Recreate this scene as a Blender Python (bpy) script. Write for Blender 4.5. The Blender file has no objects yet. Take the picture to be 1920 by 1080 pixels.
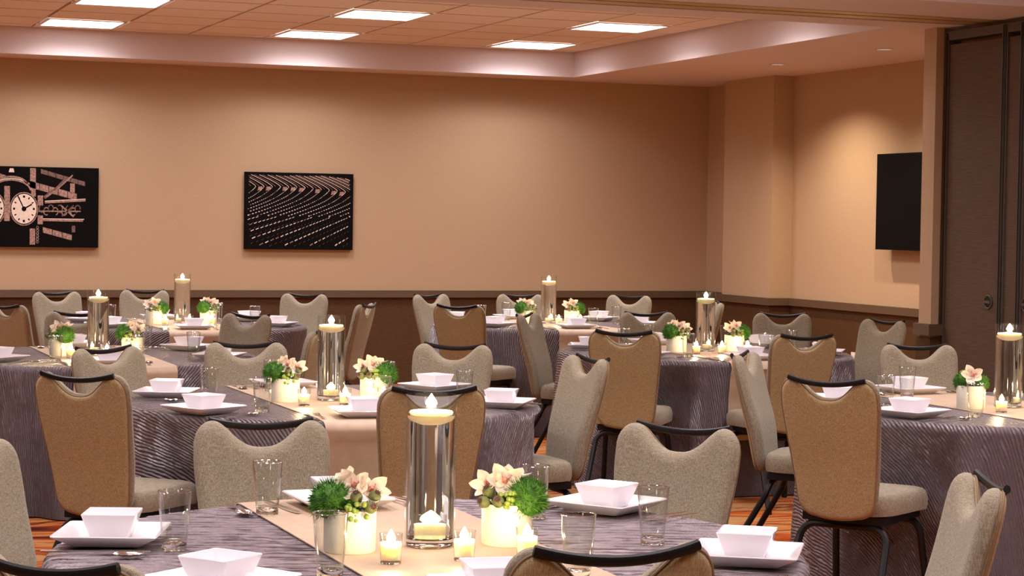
import bpy, bmesh, math, random
from math import sin, cos, pi, radians, sqrt, hypot, atan2, degrees
from mathutils import Vector, Matrix
random.seed(7)
scn = bpy.context.scene
COL = scn.collection

# ---------------------------------------------------------------- camera, world, exposure
cam_d = bpy.data.cameras.new('camera')
cam = bpy.data.objects.new('camera', cam_d); COL.objects.link(cam)
cam_d.sensor_width = 36.0
cam_d.lens = 3800.0 * 36.0 / 1920.0
cam_d.clip_start = 0.05; cam_d.clip_end = 100
YAW, PITCH, ROLL = radians(20.9), math.atan(125 / 3800.0), radians(0.85)
cam.matrix_world = (Matrix.Translation((0, 0, 1.53)) @ Matrix.Rotation(-YAW, 4, 'Z')
                    @ Matrix.Rotation(pi / 2 - PITCH, 4, 'X') @ Matrix.Rotation(ROLL, 4, 'Z'))
scn.camera = cam
w = bpy.data.worlds.new('world'); scn.world = w; w.use_nodes = True
w.node_tree.nodes['Background'].inputs[0].default_value = (0.02, 0.017, 0.014, 1)
w.node_tree.nodes['Background'].inputs[1].default_value = 0.2
vs = scn.view_settings
vs.view_transform = 'Standard'; vs.look = 'None'; vs.exposure = 0.38; vs.gamma = 1.0
vs.use_curve_mapping = False
TROFFER = 4.2        # radiance of the ceiling panels
PANEL_W = 16.0        # watts of one ceiling panel's lamp
DOWN_W = 130.0          # watts of one added downlight
CANDLE = 1.15         # watts of one flame
scn.cycles.max_bounces = 9; scn.cycles.diffuse_bounces = 4; scn.cycles.glossy_bounces = 3; scn.cycles.transmission_bounces = 9
scn.cycles.adaptive_threshold = .02
scn.cycles.transparent_max_bounces = 16
scn.cycles.sample_clamp_indirect = 4.0

# ---------------------------------------------------------------- materials
def new_mat(name):
    m = bpy.data.materials.new(name); m.use_nodes = True
    nt = m.node_tree; nt.nodes.clear()
    return m, nt, nt.nodes.new, nt.links.new
def noise_col(nt, c1, c2, scale, vec=None, detail=3, lo=.35, hi=.65, coord='Object', stretch=(1, 1, 1)):
    N, L = nt.nodes.new, nt.links.new
    tc = N('ShaderNodeTexCoord'); mp = N('ShaderNodeMapping'); mp.inputs['Scale'].default_value = stretch
    L(tc.outputs[coord], mp.inputs[0])
    t = N('ShaderNodeTexNoise'); t.inputs['Scale'].default_value = scale; t.inputs['Detail'].default_value = detail
    L(mp.outputs[0], t.inputs['Vector'])
    r = N('ShaderNodeValToRGB'); e = r.color_ramp.elements
    e[0].position = lo; e[0].color = (*c1, 1); e[1].position = hi; e[1].color = (*c2, 1)
    L(t.outputs[0], r.inputs[0])
    return r, t
def bump(nt, src, strength, dist):
    b = nt.nodes.new('ShaderNodeBump'); b.inputs['Strength'].default_value = strength; b.inputs['Distance'].default_value = dist
    nt.links.new(src, b.inputs['Height']); return b
def simple(name, c, rough=.5, var=.08, scale=30, metal=0, spec=.5, bstr=0, bdist=.002, sss=0, stretch=(1, 1, 1), coat=0, trans=0):
    m, nt, N, L = new_mat(name)
    p = N('ShaderNodeBsdfPrincipled'); o = N('ShaderNodeOutputMaterial')
    c1 = tuple(max(0, x * (1 - var)) for x in c); c2 = tuple(min(1, x * (1 + var)) for x in c)
    r, t = noise_col(nt, c1, c2, scale, stretch=stretch)
    L(r.outputs[0], p.inputs['Base Color'])
    p.inputs['Roughness'].default_value = rough; p.inputs['Metallic'].default_value = metal
    p.inputs['Specular IOR Level'].default_value = spec; p.inputs['Coat Weight'].default_value = coat
    if sss:
        p.inputs['Subsurface Weight'].default_value = sss
        p.inputs['Subsurface Radius'].default_value = (.03, .02, .012); p.inputs['Subsurface Scale'].default_value = 1.0
    if bstr:
        b = bump(nt, t.outputs[0], bstr, bdist); L(b.outputs[0], p.inputs['Normal'])
    out = p.outputs[0]
    if trans:
        tr = N('ShaderNodeBsdfTranslucent'); L(r.outputs[0], tr.inputs[0])
        mx = N('ShaderNodeMixShader'); mx.inputs[0].default_value = trans
        L(out, mx.inputs[1]); L(tr.outputs[0], mx.inputs[2]); out = mx.outputs[0]
    L(out, o.inputs[0]); return m
def linen(name, c1, c2, c3):
    m, nt, N, L = new_mat(name)
    p = N('ShaderNodeBsdfPrincipled'); o = N('ShaderNodeOutputMaterial')
    a, ta = noise_col(nt, (0, 0, 0), (1, 1, 1), 1.0, detail=2, stretch=(520, 520, 60), lo=.25, hi=.75)
    b, tb = noise_col(nt, (0, 0, 0), (1, 1, 1), 1.0, detail=2, stretch=(60, 60, 520), lo=.25, hi=.75)
    ad = N('ShaderNodeMath'); ad.operation = 'MULTIPLY_ADD'; L(b.outputs[0], ad.inputs[0]); ad.inputs[1].default_value = .55; L(a.outputs[0], ad.inputs[2])
    hf = N('ShaderNodeMath'); hf.operation = 'MULTIPLY'; hf.inputs[1].default_value = .645; L(ad.outputs[0], hf.inputs[0])
    r = N('ShaderNodeValToRGB'); e = r.color_ramp.elements
    e[0].position = .15; e[0].color = (*c1, 1); e[1].position = .9; e[1].color = (*c3, 1)
    n = e.new(.5); n.color = (*c2, 1)
    L(hf.outputs[0], r.inputs[0]); L(r.outputs[0], p.inputs['Base Color'])
    p.inputs['Roughness'].default_value = .8; p.inputs['Specular IOR Level'].default_value = .25
    p.inputs['Sheen Weight'].default_value = .15
    bb = bump(nt, hf.outputs[0], .35, .0015); L(bb.outputs[0], p.inputs['Normal'])
    L(p.outputs[0], o.inputs[0]); return m
def crinkle(name, depth):
    m, nt, N, L = new_mat(name)
    p = N('ShaderNodeBsdfPrincipled'); o = N('ShaderNodeOutputMaterial')
    uv = N('ShaderNodeUVMap'); uv.uv_map = 'UVMap'
    wv = N('ShaderNodeTexWave'); wv.wave_type = 'BANDS'; wv.bands_direction = 'X'
    wv.wave_profile = 'TRI'; wv.inputs['Scale'].default_value = 22.0; wv.inputs['Distortion'].default_value = 4.5
    wv.inputs['Detail'].default_value = 2.0; wv.inputs['Detail Scale'].default_value = 1.1; wv.inputs['Detail Roughness'].default_value = .6
    mp = N('ShaderNodeMapping'); mp.inputs['Scale'].default_value = (1, .4, 1)
    L(uv.outputs[0], mp.inputs[0]); L(mp.outputs[0], wv.inputs['Vector'])
    nz = N('ShaderNodeTexNoise'); nz.inputs['Scale'].default_value = 9; nz.inputs['Detail'].default_value = 2; L(uv.outputs[0], nz.inputs['Vector'])
    mu = N('ShaderNodeMath'); mu.operation = 'MULTIPLY'; L(wv.outputs[1], mu.inputs[0]); L(nz.outputs[0], mu.inputs[1])
    b = bump(nt, mu.outputs[0], 1.0, depth); L(b.outputs[0], p.inputs['Normal'])
    n2 = N('ShaderNodeTexNoise'); n2.inputs['Scale'].default_value = 60; L(uv.outputs[0], n2.inputs['Vector'])
    r = N('ShaderNodeValToRGB'); e = r.color_ramp.elements
    e[0].position = .3; e[0].color = (.155, .109, .123, 1); e[1].position = .7; e[1].color = (.218, .158, .176, 1)
    L(n2.outputs[0], r.inputs[0]); L(r.outputs[0], p.inputs['Base Color'])
    p.inputs['Roughness'].default_value = .33; p.inputs['Specular IOR Level'].default_value = .8
    p.inputs['Sheen Weight'].default_value = .2
    L(p.outputs[0], o.inputs[0]); return m
def carpet():
    m, nt, N, L = new_mat('carpet')
    p = N('ShaderNodeBsdfPrincipled'); o = N('ShaderNodeOutputMaterial')
    tc = N('ShaderNodeTexCoord'); mp = N('ShaderNodeMapping'); mp.inputs['Rotation'].default_value = (0, 0, radians(24)); mp.inputs['Scale'].default_value = (.8, 3.2, 1)
    L(tc.outputs['Object'], mp.inputs[0])
    t = N('ShaderNodeTexNoise'); t.inputs['Scale'].default_value = .62; t.inputs['Detail'].default_value = 6; t.inputs['Distortion'].default_value = 1.6
    L(mp.outputs[0], t.inputs['Vector'])
    r = N('ShaderNodeValToRGB'); e = r.color_ramp.elements
    e[0].position = .32; e[0].color = (.05, .010, .006, 1); e[1].position = .70; e[1].color = (.05, .012, .006, 1)
    for ps, c in ((.38, (.22, .030, .007)), (.43, (.42, .085, .012)), (.47, (.40, .22, .085)), (.505, (.40, .21, .08)), (.525, (.22, .030, .007)), (.56, (.45, .11, .016)), (.60, (.42, .23, .09)), (.64, (.40, .08, .012))):
        n = e.new(ps); n.color = (*c, 1)
    L(t.outputs[0], r.inputs[0]); L(r.outputs[0], p.inputs['Base Color'])
    p.inputs['Roughness'].default_value = .95; p.inputs['Specular IOR Level'].default_value = .1
    f = N('ShaderNodeTexNoise'); f.inputs['Scale'].default_value = 350; L(tc.outputs['Object'], f.inputs['Vector'])
    b = bump(nt, f.outputs[0], .6, .004); L(b.outputs[0], p.inputs['Normal'])
    L(p.outputs[0], o.inputs[0]); return m
def thin_glass(name, tint=(.97, .98, .97), power=2.8, edge=.85, base=.045):
    m, nt, N, L = new_mat(name)
    o = N('ShaderNodeOutputMaterial'); tr = N('ShaderNodeBsdfTransparent'); gl = N('ShaderNodeBsdfGlossy')
    lf_ = N('ShaderNodeLayerWeight'); lf_.inputs['Blend'].default_value = .5
    pw = N('ShaderNodeMath'); pw.operation = 'POWER'; pw.inputs[1].default_value = power; L(lf_.outputs['Facing'], pw.inputs[0])
    ml = N('ShaderNodeMath'); ml.operation = 'MULTIPLY_ADD'; ml.inputs[1].default_value = edge; ml.inputs[2].default_value = base; L(pw.outputs[0], ml.inputs[0]); lw = ml
    nz = N('ShaderNodeTexNoise'); nz.inputs['Scale'].default_value = 20
    r = N('ShaderNodeValToRGB'); e = r.color_ramp.elements
    e[0].color = tuple(x * .985 for x in tint) + (1,); e[1].color = (*tint, 1)
    L(nz.outputs[0], r.inputs[0]); L(r.outputs[0], tr.inputs[0])
    gl.inputs['Roughness'].default_value = .02
    mx = N('ShaderNodeMixShader'); L(lw.outputs[0], mx.inputs[0]); L(tr.outputs[0], mx.inputs[1]); L(gl.outputs[0], mx.inputs[2])
    L(mx.outputs[0], o.inputs[0]); return m
def solid_glass(name, ior, rough=0.0):
    m, nt, N, L = new_mat(name)
    o = N('ShaderNodeOutputMaterial'); g = N('ShaderNodeBsdfGlass'); g.inputs['IOR'].default_value = ior; g.inputs['Roughness'].default_value = rough
    r, t = noise_col(nt, (.97, .98, .98), (1, 1, 1), 12)
    L(r.outputs[0], g.inputs[0]); L(g.outputs[0], o.inputs[0]); return m
def emit(name, c, s, clear=False):
    m, nt, N, L = new_mat(name)
    o = N('ShaderNodeOutputMaterial'); e = N('ShaderNodeEmission'); e.inputs[1].default_value = s
    r, t = noise_col(nt, tuple(x * .97 for x in c), c, 4)
    L(r.outputs[0], e.inputs[0]); out = e.outputs[0]
    if clear:      # a flame gives light and lets light through
        t_ = N('ShaderNodeBsdfTransparent'); ad = N('ShaderNodeAddShader'); L(out, ad.inputs[0]); L(t_.outputs[0], ad.inputs[1]); out = ad.outputs[0]
    L(out, o.inputs[0]); return m

M = {}
M['wall'] = simple('wall_vinyl', (.495, .348, .215), .75, .04, 160, spec=.2, bstr=.25, bdist=.001, stretch=(1, 1, .25))
M['wainscot'] = simple('brown_wallcovering', (.080, .038, .013), .6, .12, 90, spec=.3, bstr=.2, bdist=.001, stretch=(.2, .2, 1))
M['rail'] = simple('rail_paint', (.115, .072, .040), .45, .06, 40)
M['soffit'] = simple('soffit_paint', (.70, .605, .60), .85, .03, 120, spec=.2, bstr=.1, bdist=.0005)
M['tile'] = simple('acoustic_tile', (.80, .695, .60), .95, .05, 240, spec=.1, bstr=.4, bdist=.001)
M['grid'] = simple('ceiling_grid', (.30, .19, .13), .6, .05, 20)
M['track'] = simple('aluminium_track', (.55, .40, .22), .4, .05, 20, metal=.3)
M['dark_gap'] = simple('track_slot', (.05, .035, .025), .8)
M['panel'] = simple('partition_fabric', (.115, .075, .048), .75, .14, 60, spec=.3, bstr=.3, bdist=.001, stretch=(.15, .15, 2))
M['panel_trim'] = simple('partition_trim', (.10, .078, .068), .45, .06, 20, metal=.2)
M['carpet'] = carpet()
M['troffer'] = emit('troffer_diffuser', (1.0, .90, .90), TROFFER)
M['downlight'] = emit('added_downlight_lens', (1.0, .8, .6), .35)
M['troffer_frame'] = simple('troffer_frame', (.75, .68, .62), .5)
M['linen'] = linen('linen_front', (.155, .127, .080), (.26, .222, .152), (.395, .352, .258))
M['linen_warm_lit'] = linen('linen_warm_lit', (.22, .160, .074), (.34, .255, .125), (.48, .38, .205))  # browner, brighter linen: warm light on chair backs put into the colour
M['piping'] = simple('piping', (.22, .14, .075), .7)
M['black'] = simple('black_metal', (.008, .007, .007), .42, .1, 30, spec=.25)
M['cloth'] = crinkle('crinkled_taffeta', .042); M['cloth_fine'] = crinkle('crinkled_taffeta_fine', .016)
M['runner'] = simple('runner_satin', (.46, .335, .225), .5, .05, 25, spec=.4, bstr=.2, bdist=.002, stretch=(1, 1, 1))
M['wood'] = simple('plywood', (.35, .24, .14), .6)
M['china'] = simple('white_china', (.80, .765, .79), .12, .015, 15, coat=.3)
M['steel'] = simple('polished_steel', (.72, .70, .68), .16, .04, 40, metal=1)
M['glass'] = thin_glass('tumbler_glass'); M['vase_glass'] = thin_glass('vase_glass', (.975, .985, .98), 5.0, .5, .025); M['crystal'] = solid_glass('crystal_base', 1.5)
M['rim'] = thin_glass('rim_glass', (.9, .9, .88), .6, .75, .25)
M['water'] = solid_glass('water', 1.33)
M['wax'] = simple('candle_wax', (.93, .85, .70), .45, .03, 20, sss=.8)
M['wick'] = simple('wick', (.03, .025, .02), .9)
M['flame'] = emit('flame', (1.0, .72, .36), 14, True)
M['pot'] = simple('cream_pot', (.90, .86, .72), .5, .03, 40, trans=.12, bstr=.1, bdist=.001, stretch=(1, 1, 8))
M['orchid'] = simple('orchid_petal', (.90, .79, .62), .5, .05, 60, trans=.3)
M['lip'] = simple('orchid_lip', (.62, .24, .17), .5, .45, 260, trans=.15)
M['dianthus'] = simple('green_dianthus', (.058, .19, .013), .65, .35, 70, trans=.2)
M['pod'] = simple('poppy_pod', (.11, .13, .04), .6, .2, 60)
M['crown'] = simple('pod_crown', (.075, .032, .022), .8)
M['berry'] = simple('green_berry', (.20, .29, .04), .35, .15, 120)
M['leaf'] = simple('leaf', (.035, .075, .018), .5, .3, 60)
M['canvas'] = simple('print_black', (.006, .005, .005), .8, .1, 40, spec=.04)
M['ink_cream'] = simple('print_cream', (.80, .66, .54), .6, .08, 40)
M['ink_pink'] = simple('print_pinkish', (.34, .20, .155), .6, .45, 70)
M['ink_dim'] = simple('print_brown', (.16, .085, .065), .6, .4, 80)
M['tv'] = simple('tv_screen', (.004, .004, .0045), .3, .05, 5, spec=.05)
M['tv_bezel'] = simple('tv_bezel', (.005, .005, .005), .5, spec=.08)
M['white_plastic'] = simple('white_plastic', (.8, .74, .68), .4)

# ---------------------------------------------------------------- mesh helpers
class MB:
    def __init__(s): s.v, s.f, s.m = [], [], []
    def add(s, vs_, fs, mi=0):
        b = len(s.v); s.v += [tuple(p) for p in vs_]; s.f += [tuple(b + i for i in f) for f in fs]; s.m += [mi] * len(fs); return s
    def box(s, x0, x1, y0, y1, z0, z1, mi=0):
        return s.add([(x0, y0, z0), (x1, y0, z0), (x1, y1, z0), (x0, y1, z0), (x0, y0, z1), (x1, y0, z1), (x1, y1, z1), (x0, y1, z1)],
                     [(3, 2, 1, 0), (4, 5, 6, 7), (0, 1, 5, 4), (1, 2, 6, 5), (2, 3, 7, 6), (3, 0, 4, 7)], mi)
    def lathe(s, prof, n=24, c=(0, 0, 0), mi=0):
        vs_, fs, rows = [], [], []
        for r, z in prof:
            if r < 1e-6:
                rows.append([len(vs_)]); vs_.append((c[0], c[1], c[2] + z))
            else:
                rows.append(list(range(len(vs_), len(vs_) + n)))
                vs_ += [(c[0] + r * cos(2 * pi * i / n), c[1] + r * sin(2 * pi * i / n), c[2] + z) for i in range(n)]
        for a, b in zip(rows, rows[1:]):
            for i in range(n):
                j = (i + 1) % n
                if len(a) == 1 and len(b) > 1: fs.append((a[0], b[j], b[i]))
                elif len(b) == 1 and len(a) > 1: fs.append((a[i], a[j], b[0]))
                elif len(a) > 1: fs.append((a[i], a[j], b[j], b[i]))
        return s.add(vs_, fs, mi)
    def rings(s, loops, cap0=True, cap1=True, mi=0):
        n = len(loops[0]); vs_ = [p for l in loops for p in l]; fs = []
        for k in range(len(loops) - 1):
            for i in range(n):
                j = (i + 1) % n; fs.append((k * n + i, k * n + j, (k + 1) * n + j, (k + 1) * n + i))
        if cap0: fs.append(tuple(reversed(range(n))))
        if cap1: fs.append(tuple(range((len(loops) - 1) * n, len(loops) * n)))
        return s.add(vs_, fs, mi)
    def tube(s, path, r, n=8, closed=False, ry=None, mi=0):
        P = [Vector(p) for p in path]; k = len(P); loops = []; up = None
        for i in range(k):
            if closed: t = P[(i + 1) % k] - P[i - 1]
            else: t = P[min(i + 1, k - 1)] - P[max(i - 1, 0)]
            t.normalize()
            if up is None:
                up = Vector((0, 0, 1)) if abs(t.z) < .9 else Vector((0, 1, 0))
            up = (up - t * up.dot(t)).normalized(); sd = t.cross(up)
            rr = r[i] if isinstance(r, (list, tuple)) else r
            loops.append([P[i] + sd * (rr * cos(2 * pi * a / n)) + up * ((ry or rr) * sin(2 * pi * a / n)) for a in range(n)])
        if closed: loops.append(loops[0])
        return s.rings(loops, not closed, not closed, mi)
    def mesh(s, name, mats, smooth=True, angle=40):
        me = bpy.data.meshes.new(name); me.from_pydata(s.v, [], s.f)
        for m in (mats if isinstance(mats, (list, tuple)) else [mats]): me.materials.append(M[m])
        if any(s.m): me.polygons.foreach_set('material_index', s.m)
        bm = bmesh.new(); bm.from_mesh(me); bmesh.ops.recalc_face_normals(bm, faces=bm.faces); bm.to_mesh(me); bm.free()
        if smooth:
            me.polygons.foreach_set('use_smooth', [True] * len(me.polygons)); me.set_sharp_from_angle(angle=radians(angle))
        me.update(); return me
def obj(name, me, parent=None, loc=None, rz=None, sc=None):
    o = bpy.data.objects.new(name, me); COL.objects.link(o)
    if parent: o.parent = parent
    if loc is not None: o.location = loc
    if rz is not None: o.rotation_euler = (0, 0, rz)
    if sc: o.scale = (sc, sc, sc)
    return o
def tag(o, label, cat, group=None):
    o['label'] = label; o['category'] = cat
    if group: o['group'] = group
    return o
def thing(name, label, cat, loc=(0, 0, 0), rz=0, group=None):
    return tag(obj(name, None, None, loc, rz), label, cat, group)
def structure(name, me, parent=None):
    o = obj(name, me, parent); o['kind'] = 'structure'; return o
def copy_tree(o, parent=None):
    c = o.copy(); COL.objects.link(c); c.parent = parent
    for ch in list(o.children): copy_tree(ch, c)
    return c

# ---------------------------------------------------------------- the room
H, HT = 2.88, 3.11                       # soffit height, tray height
XL, XR, YB, YF = -4.6, 8.92, 18.0, -4.0
RT, RB = .872, .807                      # chair rail top and bottom
fl = structure('floor', MB().box(XL - .2, XR + .3, YF - .2, YB + .2, -.1, 0).mesh('floor', 'carpet', False))
def wall(side, box, dark=None):
    o = structure('wall_' + side, MB().box(*box).mesh('wall', 'wall', False))
    if dark:
        d = structure('wainscot', MB().box(*dark).mesh('wainscot', 'wainscot', False), o)
    return o
wall('back', (XL, XR + .2, YB, YB + .15, 0, 3.3), (XL, XR, YB - .012, YB, 0, RB + .02))
wall('right', (XR, XR + .2, YF, YB, 0, 3.3), (XR - .012, XR, 11.95, YB - .012, 0, RB + .02))
wall('left', (XL - .15, XL, 11.95, YB, 0, 3.3), (XL, XL + .012, 11.95, YB, 0, RB + .02))
structure('wall_left_partition', MB().box(XL - .15, XL, YF, 11.949, 0, 3.3).mesh('darkened_wall', 'panel', False))  # unseen side wall; dark surface added to tone down the vases' reflections
structure('wall_front', MB().box(XL, XR + .2, YF - .15, YF, 0, 3.3).mesh('darkened_wall', 'panel', False))  # unseen wall, its dark surface put in to cut fill light from behind
wall('pilaster', (8.71, XR, 16.27, 17.23, 0, 3.0), (8.698, XR, 16.258, 17.242, 0, RB + .02))
wall('partition_jamb', (7.545, 7.605, 11.80, 11.95, 0, 2.95), (7.533, 7.605, 11.788, 11.962, 0, RB - .02))
structure('wall_partition_return', MB().box(7.606, XR - .013, 11.87, 11.95, 0, 2.95).mesh('wall', 'wall', False))
n = 1
for b in ((XL, XR, YB - .045, YB - .0121, RB, RT), (XR - .045, XR - .0121, 11.95, 16.258, RB, RT), (XR - .045, XR - .0121, 17.242, YB - .046, RB, RT),
          (8.665, XR - .046, 16.225, 16.2575, RB, RT), (8.665, 8.6975, 16.258, 17.27, RB, RT), (7.50, 7.607, 11.75, 11.7995, RB - .005, RT + .005), (7.50, 7.5445, 11.80, 11.95, RB - .005, RT + .005)):
    structure('trim_%d' % n, MB().box(*b).mesh('chair_rail', 'rail', False)); n += 1
# soffit ring and the beam between the two trays
for b in ((XL, XR, 17.5, YB, H, 3.3), (7.27, XR, 11.95, 17.5, H, 3.3), (XL, XR, 11.60, 11.95, H, 3.3), (XL, XR, 10.45, 11.20, H, 3.3),
          (7.27, XR, 1.2, 10.45, H, 3.3), (XL, XR, YF, 1.2, H, 3.3), (XL, -2.9, 11.95, 17.5, H, 3.3), (XL, -2.9, 1.2, 10.45, H, 3.3)):
    structure('trim_%d' % n, MB().box(*b).mesh('soffit', 'soffit', False)); n += 1
tr = structure('trim_%d' % n, MB().box(XL, XR, 11.20, 11.60, H + .035, 3.3).mesh('partition_track', 'dark_gap', False)); n += 1
obj('track_rail', MB().box(XL, XR, 11.24, 11.38, H + .002, H + .034).mesh('track_rail', 'track', False), tr)
obj('track_rail', MB().box(XL, XR, 11.42, 11.565, H + .002, H + .034).mesh('track_rail', 'track', False), tr)
# tile ceiling of the far tray: each tile a piece, proud of the grid
ceil = structure('ceiling', MB().box(XL, XR, YF, YB, HT + .012, HT + .05).mesh('ceiling_back', 'grid', False))
PX, PY = 2.0 / 3, .63
tile_me = MB().box(-PX / 2 + .013, PX / 2 - .013, -PY / 2 + .019, PY / 2 - .019, 0, .0119).mesh('ceiling_tile', 'tile', False)
TX, TY = [6.64, 4.64, 2.64, .64, -1.36], [16.95, 15.06, 13.17]
troff = []
for i in range(-7, 9):
    for j in range(0, 10):
        cx, cy = 2.64 + i * PX, 16.95 + PY - j * PY
        x0, x1 = max(cx - PX / 2, -2.9), min(cx + PX / 2, 7.27); y0, y1 = max(cy - PY / 2, 11.95), min(cy + PY / 2, 17.5)
        if x1 - x0 < .05 or y1 - y0 < .05: continue
        if i % 3 == 0 and (j - 1) % 3 == 0: continue
        full = abs(x1 - x0 - PX) < 1e-4 and abs(y1 - y0 - PY) < 1e-4
        if full: obj('ceiling_tile', tile_me, ceil, (cx, cy, HT))
        else: obj('ceiling_tile', MB().box(x0 + .006, x1 - .012, y0 + .012, y1 - .006, HT, HT + .0119).mesh('ceiling_tile', 'tile', False), ceil)
# near tray, out of the picture: plain tile field
obj('tile_field', MB().box(-2.9, 7.27, 1.2, 10.45, HT, HT + .0119).mesh('tile_field', 'tile', False), ceil)
diff_me = MB().box(-.295, .295, -.295, .295, -.006, -.001).mesh('diffuser', 'troffer', False)
fm = MB()
for b in ((-.32, -.296, -.31, .31), (.296, .32, -.31, .31), (-.2959, .2959, -.31, -.296), (-.2959, .2959, .296, .31)): fm.box(b[0], b[1], b[2], b[3], -.008, -.0005)
frame_me = fm.mesh('frame', 'troffer_frame', False)
pl = bpy.data.lights.new('panel_lamp', 'AREA'); pl.shape = 'SQUARE'; pl.size = .58; pl.energy = PANEL_W; pl.color = (1.0, .925, .985); pl.spread = radians(140)
cols = {0: 'above the bare wall', 1: 'above the picture of curved rows', 2: 'above the clock picture', 3: 'beyond the clock picture', 4: 'far beyond the clock picture'}
rows = {0: 'first row from the back wall', 1: 'second row from the back wall', 2: 'third row from the back wall'}
for j, y in enumerate(TY):
    for i, x in enumerate(TX):
        t = thing('ceiling_light', 'square ceiling light panel, %s, %s' % (rows[j], cols[i]), 'ceiling light', (x, y, HT), 0, 'ceiling light panels of the tiled tray')
        obj('diffuser', diff_me, t); obj('frame', frame_me, t); obj('lamp', pl, t, (0, 0, -.0075))
pn = pl.copy(); pn.energy = PANEL_W * .86      # the other tray is dimmed a little
for j, y in enumerate((9.4, 7.5, 5.6, 3.7, 1.8)):
    for i, x in enumerate(TX):
        t = thing('ceiling_light', 'square ceiling light panel, %s row from the back wall, %s' % (('fourth', 'fifth', 'sixth', 'seventh', 'eighth')[j], cols[i]), 'ceiling light', (x, y, HT), 0, 'ceiling light panels of the other tray')
        obj('diffuser', diff_me, t); obj('frame', frame_me, t); obj('lamp', pn, t, (0, 0, -.0075))

# added downlights, fixtures unseen, to account for the television wall's bright patch
dc = bpy.data.lights.new('added_downlight_lamp', 'SPOT'); dc.energy = DOWN_W; dc.color = (1.0, .82, .64); dc.spot_size = radians(136); dc.spot_blend = .75; dc.shadow_soft_size = .035
can_me = MB().lathe([(.070, -.004), (.074, -.002), (.074, -.0004), (.060, -.0004), (.060, -.004), (.066, -.005)], 28).mesh('trim_ring', 'soffit')
lens_me = MB().lathe([(0, -.0016), (.0595, -.0016), (.0595, -.0006), (0, -.0006)], 24).mesh('lens', 'downlight')
for y, nm in ((15.15, 'nearest the pilaster'), (13.45, 'above the television')):
    t = thing('downlight', 'added small round ceiling downlight %s' % nm, 'downlight', (8.14, y, H), 0, 'added downlights along the television wall')
    obj('trim_ring', can_me, t); obj('lens', lens_me, t); obj('lamp', dc, t, (0, 0, -.01))

# ---------------------------------------------------------------- folding partition panels stored at the jamb
def part_panel(y0, y1, label, latch_y=None):
    t = thing('partition_panel', label, 'partition', (7.605, (y0 + y1) / 2, 0), 0, 'folding partition panels')
    hw = (y1 - y0) / 2
    obj('panel_face', MB().box(.012, .09, -hw + .03, hw - .03, .06, 2.76).mesh('panel_face', 'panel', False), t)
    fmb = MB()
    fmb.box(0, .1, -hw, -hw + .026, .02, 2.85).box(0, .1, hw - .026, hw, .02, 2.85).box(.001, .1, -hw + .0261, hw - .0261, 2.79, 2.849).box(.001, .1, -hw + .0261, hw - .0261, .02, .055)
    obj('panel_frame', fmb.mesh('panel_frame', 'panel_trim', False), t)
    obj('seal_strip', MB().box(-.004, .0, -hw + .008, -hw + .014, .03, 2.84).box(-.004, .0, hw - .014, hw - .008, .03, 2.84).mesh('seal', 'black', False), t)
    if latch_y is not None:
        ring = MB(); lp = [(.006 + dx, latch_y + r * cos(a), 1.05 + r * sin(a)) for dx, r in ((0, 0),) for a in (0,)]
        ring.tube([(.006, latch_y + .042 * cos(a * pi / 12), 1.05 + .042 * sin(a * pi / 12)) for a in range(24)], .005, 6, True)
        l = obj('latch', ring.mesh('latch', 'panel_trim'), t)
        obj('latch_cup', MB().rings([[(.0115, latch_y + .04 * cos(a * pi / 12), 1.05 + .04 * sin(a * pi / 12)) for a in range(24)], [(.005, latch_y + .04 * cos(a * pi / 12), 1.05 + .04 * sin(a * pi / 12)) for a in range(24)]]).mesh('latch_cup', 'black'), l)
        obj('latch_grip', MB().box(-.004, .0049, latch_y - .033, latch_y + .033, 1.042, 1.058).mesh('latch_grip', 'panel_trim', False), l)
part_panel(11.10, 11.77, 'wide dark brown fabric partition panel next to the wall jamb, round latch', -.205)
part_panel(10.90, 11.09, 'narrow dark brown partition panel between the two latched panels')
part_panel(9.70, 10.89, 'dark brown fabric partition panel farthest from the wall jamb', .520)
# ---------------------------------------------------------------- pictures, television, outlet
def picture(name, label, x0, z0, parts):
    t = thing(name, label, 'picture', (x0, YB - .0, z0), 0, 'framed pictures on the back wall')
    obj('canvas', MB().box(0, 1.012, -.045, -.002, 0, .698).mesh('canvas', 'canvas', False), t)
    pb = MB()
    def P(u, v, lay=0): return (u * 1.012, -.0455 - .0004 * lay, (1 - v) * .698)
    parts(pb, P)
    obj('print', pb.mesh('print', ['ink_cream', 'ink_pink', 'ink_dim', 'canvas'], False), t)
def poly(pb, P, pts, mi, lay): pb.add([P(u, v, lay) for u, v in pts], [tuple(range(len(pts)))], mi)
def stroke(pb, P, pts, wd, mi, lay):
    for (a, b), (c, d) in zip(pts, pts[1:]):
        dx, dy = (c - a) * 1.012, (d - b) * .698; L = hypot(dx, dy) or 1; nx, ny = -dy / L * wd / 1.012, dx / L * wd / .698
        poly(pb, P, [(a + nx, b + ny), (c + nx, d + ny), (c - nx, d - ny), (a - nx, b - ny)], mi, lay)
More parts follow.
